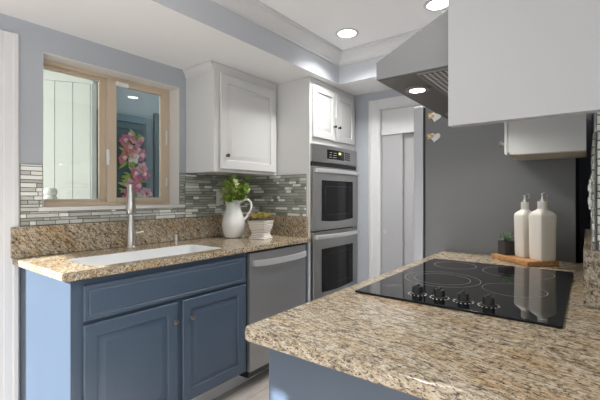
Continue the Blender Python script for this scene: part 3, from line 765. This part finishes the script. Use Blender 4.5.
# ------------------------------------------------------------------ island / cooktop counter
IX0, IY1, IX1 = .634, .662, 2.214
ic = thing('base_cabinet', (1.4, .3, 0), 'slate blue base cabinet under the cooktop counter', 'cabinet')
k = MB(); k.box(.684, IX1-.004, .012, .621, .10, ZC-.035, .002); k.box(.684, 1.326, -.50, .012, .10, ZC-.035, .002); k.build('body', BCAB, ic)
k = MB(); k.box(.72, IX1-.01, .03, .55, .001, .10); k.build('toe_kick', BLACK, ic)
for x0, x1 in ((.72, 1.20), (1.21, 1.70), (1.71, 2.19)):
    b = bmesh.new(); k = MB()
    pr = [(ins, .621+.0195-(y-0)) for ins, y in door_prof(0)]
    k.loops(x0, x1, .13, .70, pr, '+Y'); dr = k.build('door', BCAB, ic)
    k = MB(); knob(k, (x1-.03, .6405, .62), (0, 1, 0)); k.build('knob', KNOBM, dr)
    k = MB(); k.loops(x0, x1, .715, .865, [(0, .622), (0, .637), (.006, .6405), (.02, .6405)], '+Y'); dr = k.build('drawer', BCAB, ic)
    k = MB(); knob(k, ((x0+x1)/2, .6405, .79), (0, 1, 0)); k.build('knob', KNOBM, dr)
# counter outline with a rounded corner at the near left end
out = []
rad = .018
for i in range(7): a = PI/2+i*PI/12; out.append((IX0+rad+rad*math.cos(a), IY1-rad+rad*math.sin(a)))
out += [(IX0, -.60), (1.3515, -.60), (1.3515, -.0185), (IX1, -.0185), (IX1, IY1)]
k = MB(); k.prism(out, 'Z', ZC-.034, ZC, bev=.007, seg=3)
tag(k.build('countertop', GRI), 'streaked tan granite countertop around the black cooktop', 'countertop')
GRD = granite('granite_dark_side', rot=(0, R(30), R(20)), sc=(1.2, 1.2, .8), streak=(1.6, 1.6, .5), tint=.7)
k = MB(); k.box(1.353, IX1, -.0185, .010, ZC+.0008, 1.075, .002)
tag(k.build('granite_upstand', GRD), 'brown granite upstand running from the cooktop corner back to the fridge', 'upstand')
k = MB(); k.box(1.3345, 1.3515, -.60, .010, ZC+.0008, 1.075, .002)
tag(k.build('granite_upstand', GRD), 'brown granite upstand facing the camera at the right edge', 'upstand')
mosaic('tile_backsplash', 'strip mosaic tile on the wall end behind the cooktop at the right edge', 1.354, 2.21, 1.0755, 1.41, lambda u, v, d: (u, -.0190+d*1.0, v),
       cuts=[(1.344, 2.21, 1.0757, 1.408)], seed=21)
mosaic('tile_backsplash', 'pale strip mosaic tile facing the camera on the wall return at the right edge', -.6, -.014, 1.0755, 2.3, lambda u, v, d: (1.3515-d, u, v),
       cuts=[(-.6, -.0195, 1.0757, 2.36)], seed=23, rowh=.026, weights=[(1, .75), (2, .25)])
outlet('white wall outlet on the tile edge beside the dark gap at the fridge', lambda u, v, d: (1.83+u, -.0095+d, 1.235+v))

# cooktop
KX0, KX1, KY0, KY1 = 1.078, 1.872, .046, .602
ck = thing('cooktop', (1.475, .324, ZC), 'black glass electric cooktop with four knobs set in the granite counter', 'cooktop')
k = MB(); k.box(KX0, KX1, KY0, KY1, ZC+.0005, ZC+.0075, .002); gl = k.build('glass_top', BLACKG, ck)
ZG = ZC+.0076
def ring(cx, cy, r, w=.0016, n=64):
    b = bmesh.new(); A_ = []; B_ = []
    for i in range(n):
        a = 2*PI*i/n
        A_.append(b.verts.new((cx+(r-w)*math.cos(a), cy+(r-w)*math.sin(a), ZG+.0002))); B_.append(b.verts.new((cx+r*math.cos(a), cy+r*math.sin(a), ZG+.0002)))
    for i in range(n): b.faces.new((A_[i], B_[i], B_[(i+1) % n], A_[(i+1) % n]))
    mb = MB(); mb._merge(b); return mb
for cx, cy, rs in RINGS:
    for r in rs: ring(cx, cy, r).build('burner_ring', RINGM, gl)
k = MB(); k.box(1.105, 1.108, .080, .096, ZG-.0001, ZG+.0003); k.build('printed_mark', RINGM, gl)
k = MB()
for i, (x, y) in enumerate(((1.20, .545), (1.215, .535), (1.23, .525))): k.box(x, x+.002, y-.018, y+.018, ZG-.0001, ZG+.0002)
k.build('printed_mark', RINGM, gl)
for ky in (.424, .356, .288, .221):
    kx = 1.158
    k = MB(); k.lathe([(.0215, 0), (.0215, .0025), (.0195, .004), (.0165, .0045), (.0155, .020), (.0140, .0235), (.0005, .024)], (kx, ky, ZG+.0003), 28)
    k.box(kx-.015, kx+.015, ky-.0042, ky+.0042, ZG+.018, ZG+.030, .002)
    kn = k.build('knob', BLACK, ck)
    k = MB()
    for i in range(14):
        a = 2*PI*i/14; r0, r1 = .0245, .0290
        k.box(r0, r1, -.0016, .0016, ZG+.0001, ZG+.0004, M=Matrix.Translation((kx, ky, 0)) @ Matrix.Rotation(a, 4, 'Z'))
    k.build('dial_mark', DIALW, kn)

# ------------------------------------------------------------------ refrigerator
RX0, RX1 = 2.222, 2.985
fr = thing('refrigerator', (2.6, .43, 0), 'grey refrigerator whose plain dark side closes the end of the cooktop counter', 'refrigerator')
k = MB(); k.box(RX0, RX1, .045, .766, .03, 1.76, .004); k.build('body', FRIDGE, fr)
k = MB(); k.box(RX0+.004, RX1-.004, .766, .778, .06, 1.755); k.build('gasket', BLACK, fr)
for x0, x1 in ((RX0, 2.600), (2.606, RX1)):
    k = MB(); k.box(x0, x1, .778, .838, .62, 1.765, .008); dr = k.build('door', FRIDGED, fr)
    hx = 2.57 if x0 == RX0 else 2.636
    k = MB(); k.tube([(hx, .838, .80), (hx, .885, .82), (hx, .885, 1.60), (hx, .838, 1.62)], .011, 12); k.build('handle', STEELB, dr)
k = MB(); k.box(RX0, RX1, .778, .838, .07, .61, .008); dr = k.build('freezer_drawer', FRIDGED, fr)
k = MB(); k.tube([(2.32, .838, .54), (2.34, .885, .54), (2.86, .885, .54), (2.88, .838, .54)], .011, 12); k.build('handle', STEELB, dr)
k = MB(); k.box(RX0+.01, RX1-.01, .06, .82, .001, .035); k.build('base_grille', BLACK, fr)

def heart_pts(s, cx, cz, n=40, tilt=0):
    P = []
    for i in range(n):
        t = 2*PI*i/n; x = 16*math.sin(t)**3/17; z = (13*math.cos(t)-5*math.cos(2*t)-2*math.cos(3*t)-math.cos(4*t))/17
        P.append((cx+s*(x*math.cos(tilt)-z*math.sin(tilt)), cz+s*(x*math.sin(tilt)+z*math.cos(tilt))))
    return P
def heart(label, y, z, tilt):
    t = thing('heart_magnet', (RX0, y, z), label, 'magnet', 'heart magnets on the refrigerator side')
    MB().prism(heart_pts(.033, y-.012, z, tilt=tilt), 'X', RX0-.007, RX0-.001, bev=.001).build('white_heart', HEARTW, t)
    MB().prism(heart_pts(.021, y+.016, z+.006, tilt=tilt+.3), 'X', RX0-.013, RX0-.007, bev=.001).build('gold_heart', HEARTG, t)
    k = MB(); k.ball((RX0-.014, y+.016, z+.008), .006, (.5, 1, 1)); k.build('bead', HEARTW, t)
heart('paired white and gold heart magnet on the fridge side, upper one nearest the hood', .716, 1.690, .25)
heart('paired white and gold heart magnet on the fridge side, lower of the two', .720, 1.572, .12)

# ------------------------------------------------------------------ cabinets and hood over the cooktop
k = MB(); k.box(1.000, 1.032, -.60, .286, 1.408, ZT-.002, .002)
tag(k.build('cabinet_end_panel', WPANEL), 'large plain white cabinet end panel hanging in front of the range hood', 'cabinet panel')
fc = thing('wall_cabinet', (2.04, .14, 1.41), 'small white wall cabinet between the hood and the refrigerator', 'cabinet')
k = MB(); k.box(1.885, 2.205, .004, .276, 1.412, 1.62, .002); k.build('body', WCAB, fc)
k = MB(); k.box(1.887, 2.203, .006, .274, 1.4085, 1.4115); tag(k.build('underside', BEIGE, fc), 'bare beige underside')
k = MB(); pr = [(ins, .277+.0195-y) for ins, y in door_prof(0, rail=.04)]
k.loops(1.887, 2.203, 1.414, 1.618, pr, '+Y'); dr = k.build('door', WCAB, fc)
k = MB(); knob(k, (1.925, .296, 1.465), (0, 1, 0), .0125); tag(k.build('knob', KNOBM, dr), 'pewter knob')

HX0, HX1, HY, HZ = 1.040, 1.802, .507, 1.578
hd = thing('range_hood', (1.42, .25, HZ), 'grey steel wedge-shaped range hood above the cooktop', 'range hood')
k = MB(); k.prism([(-.0185, HZ), (HY, HZ), (HY, 1.630), (.0, 1.87), (-.0185, 1.87)], 'X', HX0, HX1, bev=.0015)
k.build('canopy', HOODM, hd)
k = MB(); k.box(HX0+.004, HX1-.004, -.018, HY-.004, HZ-.0022, HZ-.0002); k.build('underside_panel', HOODU, hd)
k = MB(); k.loops(HX0+.008, HX1-.008, .01, .386, [(0, HZ-.002), (0, HZ-.006), (.008, HZ-.006), (.009, HZ-.004)], '-Z'); ff = k.build('filter_frame', HOODM, hd)
k = MB(); k.box(HX0+.018, HX1-.018, .020, .376, HZ-.0055, HZ-.0035); tag(k.build('mesh_filter', mesh_filter('filter_mesh'), ff), 'fine metal mesh')
for hx in (1.196, 1.646):
    k = MB(); k.lathe([(.041, 0), (.041, -.004), (.036, -.0075), (.027, -.0065)], (hx, .438, HZ-.0022), 28); lf = k.build('lamp_rim', HOODM, hd)
    k = MB(); k.cyl((hx, .438, HZ-.0095), (hx, .438, HZ-.0078), .0235, .0235, 28); k.build('lamp_disc', LAMPH, lf)
    d = bpy.data.lights.new('hood_lamp', 'SPOT'); d.energy = 4.0; d.spot_size = R(172); d.spot_blend = .5; d.shadow_soft_size = .03; d.color = (1, .96, .91)
    lo = bpy.data.objects.new('hood_lamp', d); COL.objects.link(lo); lo.location = (hx, .438, HZ-.012)
for i in range(3):
    k = MB(); k.cyl((1.38+.04*i, HY, 1.604), (1.38+.04*i, HY+.004, 1.604), .008, .008, 16); k.build('push_button', BLACK, hd)

# recessed ceiling lights
def downlight(x, y, label):
    t = thing('recessed_light', (x, y, ZT), label, 'ceiling light', 'recessed ceiling lights in the tray ceiling')
    k = MB(); k.lathe([(.082, -.0005), (.082, -.004), (.072, -.008), (.062, -.006), (.060, -.001)], (x, y, ZT), 36); k.build('trim_ring', TRIM, t)
    k = MB(); k.lathe([(.059, -.001), (.059, -.0045), (.0005, -.0047)], (x, y, ZT), 36); k.build('lamp_disc', LAMP, t)
    d = bpy.data.lights.new('recessed_lamp', 'SPOT'); d.spot_size = R(136); d.spot_blend = .9; d.shadow_soft_size = .055; d.energy = 46; d.color = (1, .99, .975)
    lo = bpy.data.objects.new('recessed_lamp', d); COL.objects.link(lo); lo.location = (x, y, ZT-.012)
downlight(2.288, 1.338, 'round recessed ceiling light nearest the tray corner, fully in view')
downlight(2.270, .707, 'round recessed ceiling light partly cut off by the white panel above the hood')
for x, y in ((.1, .7), (-.7, -1.2), (.9, -1.8)):
    downlight(x, y, 'round recessed ceiling light behind the camera')

# ------------------------------------------------------------------ things on the sink counter
px_, py_ = 1.955, 2.135
pt = thing('pitcher', (px_, py_, ZC+.001), 'white ceramic pitcher holding leafy green sprigs', 'pitcher')
b = bmesh.new(); k = MB()
prof = [(.056, 0), (.064, .004), (.079, .04), (.088, .085), (.087, .12), (.075, .165), (.059, .205), (.052, .235), (.052, .255), (.056, .278), (.058, .285)]
inn = [(.054, .285), (.050, .270), (.044, .25), (.044, .235), (.05, .205), (.001, .19)]
n = 40; rings = []
sd_ = Vector((-.75, .66, 0)).normalized()
for j, (r, z) in enumerate(prof+inn):
    ringv = []
    for q in range(n):
        a = 2*PI*q/n; dx, dy = math.cos(a), math.sin(a)
        dot = max(0, dx*sd_.x+dy*sd_.y); lip = dot**6*max(0, (z-.225)/.06)
        ringv.append(b.verts.new((px_+dx*(r+.022*lip), py_+dy*(r+.022*lip), ZC+.001+z+.018*lip)))
    rings.append(ringv)
for A_, B_ in zip(rings, rings[1:]):
    for q in range(n): b.faces.new((A_[q], A_[(q+1) % n], B_[(q+1) % n], B_[q]))
b.faces.new(rings[0][::-1]); b.faces.new(rings[-1]); bmesh.ops.recalc_face_normals(b, faces=b.faces)
k._merge(b); k.build('body', CERAM, pt)
k = MB(); hp_ = [(.050, .262), (.075, .280), (.105, .285), (.128, .268), (.135, .235), (.122, .19), (.100, .155), (.078, .13)]
hh = []
for i in range(len(hp_)-1):
    for s_i in range(4):
        t = s_i/4; p0 = hp_[max(i-1, 0)]; p1 = hp_[i]; p2 = hp_[i+1]; p3 = hp_[min(i+2, len(hp_)-1)]
        q = [.5*(2*p1[m]+(p2[m]-p0[m])*t+(2*p0[m]-5*p1[m]+4*p2[m]-p3[m])*t*t+(-p0[m]+3*p1[m]-3*p2[m]+p3[m])*t**3) for m in (0, 1)]
        hh.append((px_-sd_.x*q[0], py_-sd_.y*q[0], ZC+q[1]))
k.tube(hh, .0095, 12); k.build('handle', CERAM, pt)

gs = thing('leafy_sprigs', (px_, py_, ZC+.22), 'bunch of variegated green leafy sprigs in the white pitcher', 'plant')
k = MB(); k2 = MB(); rr = random.Random(3)
for i in range(36):
    a = rr.uniform(0, 2*PI); sp_ = rr.uniform(.1, 1)**.6
    tip = Vector((px_-.040+.125*sp_*math.cos(a), py_-.075+.085*sp_*math.sin(a), ZC+rr.uniform(.30, .455)))
    p0 = Vector((px_+.02*math.cos(a), py_+.02*math.sin(a), ZC+.23)); mid = (p0+tip)/2+Vector((0, 0, .03))
    P = [p0*(1-t)**2+mid*2*t*(1-t)+tip*t*t for t in (0, .25, .5, .75, 1)]
    k.tube(P, .0018, 6)
    for t in (.35, .5, .65, .8, .9, 1):
        p = p0*(1-t)**2+mid*2*t*(1-t)+tip*t*t
        for s_i in range(2):
            d = Vector((rr.uniform(-1, 1), rr.uniform(-1, .7), rr.uniform(-.3, .9)))
            k2.leaf(p, d, (rr.uniform(-.4, .4), -.4, 1), rr.uniform(.042, .062), rr.uniform(.026, .038), rr.uniform(0, .4), mi=rr.choice((0, 0, 1, 1, 2)))
for v in k2.bm.verts:
    v.co.z = min(v.co.z, ZU-.006); v.co.y = min(v.co.y, YA-.02)
k.build('stem', STEM, gs); k2.build('leaves', [GLEAF, YLEAF, PLEAF], gs)

# ribbed square pot with succulents
qx, qy = 2.035, 1.925
sp2 = thing('potted_succulent', (qx, qy, ZC+.001), 'olive succulent in a whitewashed ribbed square pot beside the pitcher', 'plant')
b = bmesh.new(); k = MB(); rings = []
hz_ = [(.060, 0), (.060, .006), (.054, .014), (.0485, .026), (.047, .040), (.050, .055), (.056, .072), (.060, .090), (.062, .105), (.062, .118), (.065, .120), (.065, .130), (.056, .130), (.054, .112), (.001, .110)]
fine = []
for (r0, z0), (r1, z1) in zip(hz_, hz_[1:]):
    m_ = max(1, int(abs(z1-z0)/.0035))
    for i in range(m_):
        t = i/m_; r = r0+(r1-r0)*t; z = z0+(z1-z0)*t
        rib = .0016*math.cos(2*PI*z/.0125) if .008 < z < .116 and r > .04 else 0
        fine.append(((r+rib)*1.12, z))
fine.append(hz_[-1])
ry = R(14)
for r, z in fine:
    ring_ = []
    m_ = 6
    for (cx, cy, a0) in ((1, 1, 0), (-1, 1, PI/2), (-1, -1, PI), (1, -1, 1.5*PI)):
        rd = min(.010, r*.4)
        for i in range(m_+1):
            a = a0+i*PI/2/m_; x = cx*(r-rd)+rd*math.cos(a); y = cy*(r-rd)+rd*math.sin(a)
            ring_.append(b.verts.new((qx+x*math.cos(ry)-y*math.sin(ry), qy+x*math.sin(ry)+y*math.cos(ry), ZC+.001+z)))
    rings.append(ring_)
for A_, B_ in zip(rings, rings[1:]):
    for q in range(len(A_)): b.faces.new((A_[q], A_[(q+1) % len(A_)], B_[(q+1) % len(A_)], B_[q]))
b.faces.new(rings[0][::-1]); b.faces.new(rings[-1]); bmesh.ops.recalc_face_normals(b, faces=b.faces)
k._merge(b); k.build('pot', POTW, sp2)
MB().box(qx-.043, qx+.043, qy-.043, qy+.043, ZC+.110, ZC+.120).build('soil', SOIL, sp2)
k = MB()
def rosette(k, c, r, n, rr, up=.75, mis=(0, 1)):
    for lay in range(3):
        for i in range(n-lay):
            a = 2*PI*i/(n-lay)+lay*.5+rr.uniform(-.1, .1); el = .25+lay*.4
            d = (math.cos(a)*math.cos(el), math.sin(a)*math.cos(el), math.sin(el)*up+.15)
            k.leaf((c[0], c[1], c[2]), d, (0, 0, 1), r*(1-.2*lay), r*.45, -.25, mi=rr.choice(mis))
for i, (dx, dy, dz, r) in enumerate(((-.035, -.02, .136, .04), (.03, -.028, .14, .042), (0, .0, .150, .045), (-.03, .03, .14, .04), (.033, .03, .142, .04), (-.005, -.043, .138, .036), (.048, 0, .136, .034), (-.055, 0, .134, .036))):
    rosette(k, (qx+dx*1.1, qy+dy*1.1, ZC+dz+.014), r*1.2, 9, rr)
k.build('succulent', [SUCC, SUCC2], sp2)

# ------------------------------------------------------------------ things at the end of the cooktop counter
s2 = math.sqrt(.5)
TC = Vector((1.935, .212))
def tp(u, v): return TC.x+s2*(u+v), TC.y+s2*(u-v)
k = MB(); k.prism([tp(0, 0), tp(.255, 0), tp(.255, .155), tp(0, .155)], 'Z', ZC+.001, ZC+.022, bev=.0025)
tag(k.build('serving_board', BOARD), 'small rectangular wooden board under the bottles at the end of the cooktop', 'board')
ZB = ZC+.0226

def bottle(name, u, v, side, hb, label, rot):
    x, y = tp(u, v)
    t = thing(name, (x, y, ZB), label, 'bottle', 'cream oil bottles on the wooden board')
    b = bmesh.new(); rings = []
    prof = [(.90, 0, 1), (.97, .004, 1), (1, .02, 1), (1.04, hb*.55, 1), (1.07, hb*.74, 1), (1.05, hb*.775, .95), (.96, hb*.80, .85), (.78, hb*.83, .55), (.60, hb*.85, .25), (.515, hb*.868, 0), (.50, hb*.89, 0), (.50, hb, 0), (.36, hb, 0), (.34, hb-.02, 0)]
    h = side/2; n = 48
    for sc, z, sq in prof:
        rg = []
        for q in range(n):
            a = 2*PI*q/n; c_, s_ = math.cos(a), math.sin(a)
            e = 9
            rs = (abs(c_)**e+abs(s_)**e)**(-1/e)          # rounded square
            r = h*sc*(sq*rs+(1-sq)*1.0)
            rg.append(b.verts.new((x+r*math.cos(a+rot), y+r*math.sin(a+rot), ZB+z)))
        rings.append(rg)
    for A_, B_ in zip(rings, rings[1:]):
        for q in range(n): b.faces.new((A_[q], A_[(q+1) % n], B_[(q+1) % n], B_[q]))
    b.faces.new(rings[0][::-1]); b.faces.new(rings[-1]); bmesh.ops.recalc_face_normals(b, faces=b.faces)
    k = MB(); k._merge(b); k.build('body', BISQUE, t)
    k = MB(); k.cyl((x, y, ZB+hb-.018), (x, y, ZB+hb+.010), .0125, .0115, 16); k.cyl((x, y, ZB+hb+.008), (x, y, ZB+hb+.026), .0065, .0055, 14)
    pr = k.build('pourer', CHROME, t)
    k = MB(); dx, dy = .608, -.794
    P = []
    for i in range(13):
        a = PI*.95-i*PI*1.75/12
        P.append((x+dx*(.009+.0125*math.cos(a)), y+dy*(.009+.0125*math.cos(a)), ZB+hb+.028+.0125*math.sin(a)))
    k.tube(P, .0026, 8); k.ball((x, y, ZB+hb+.030), .0075, (1, 1, 1.3)); k.build('flip_lid', CHROME, pr)
bottle('oil_bottle', .038, .105, .078, .268, 'cream ceramic oil bottle with pourer in front, the larger at right', R(45))
bottle('oil_bottle', .132, .092, .066, .262, 'cream ceramic oil bottle with pourer half hidden behind the other one', R(45))

x, y = tp(.212, .055)
pp = thing('potted_succulent', (x, y, ZB), 'small spiky green succulent in a dark square pot on the wooden board', 'plant')
k = MB(); M = Matrix.Translation((x, y, 0)) @ Matrix.Rotation(R(45), 4, 'Z')
k.box(-.028, .028, -.028, .028, ZB, ZB+.066, .002, M=M); k.build('pot', POTK, pp)
k = MB(); rr = random.Random(8)
for lay in range(3):
    for i in range(9):
        a = 2*PI*i/9+lay*.35; el = .35+lay*.4+rr.uniform(-.1, .1)
        k.leaf((x, y, ZB+.066), (math.cos(a)*math.cos(el), math.sin(a)*math.cos(el), math.sin(el)), (0, 0, 1), rr.uniform(.042, .058), .013, .12)
k.build('succulent', DSUCC, pp)
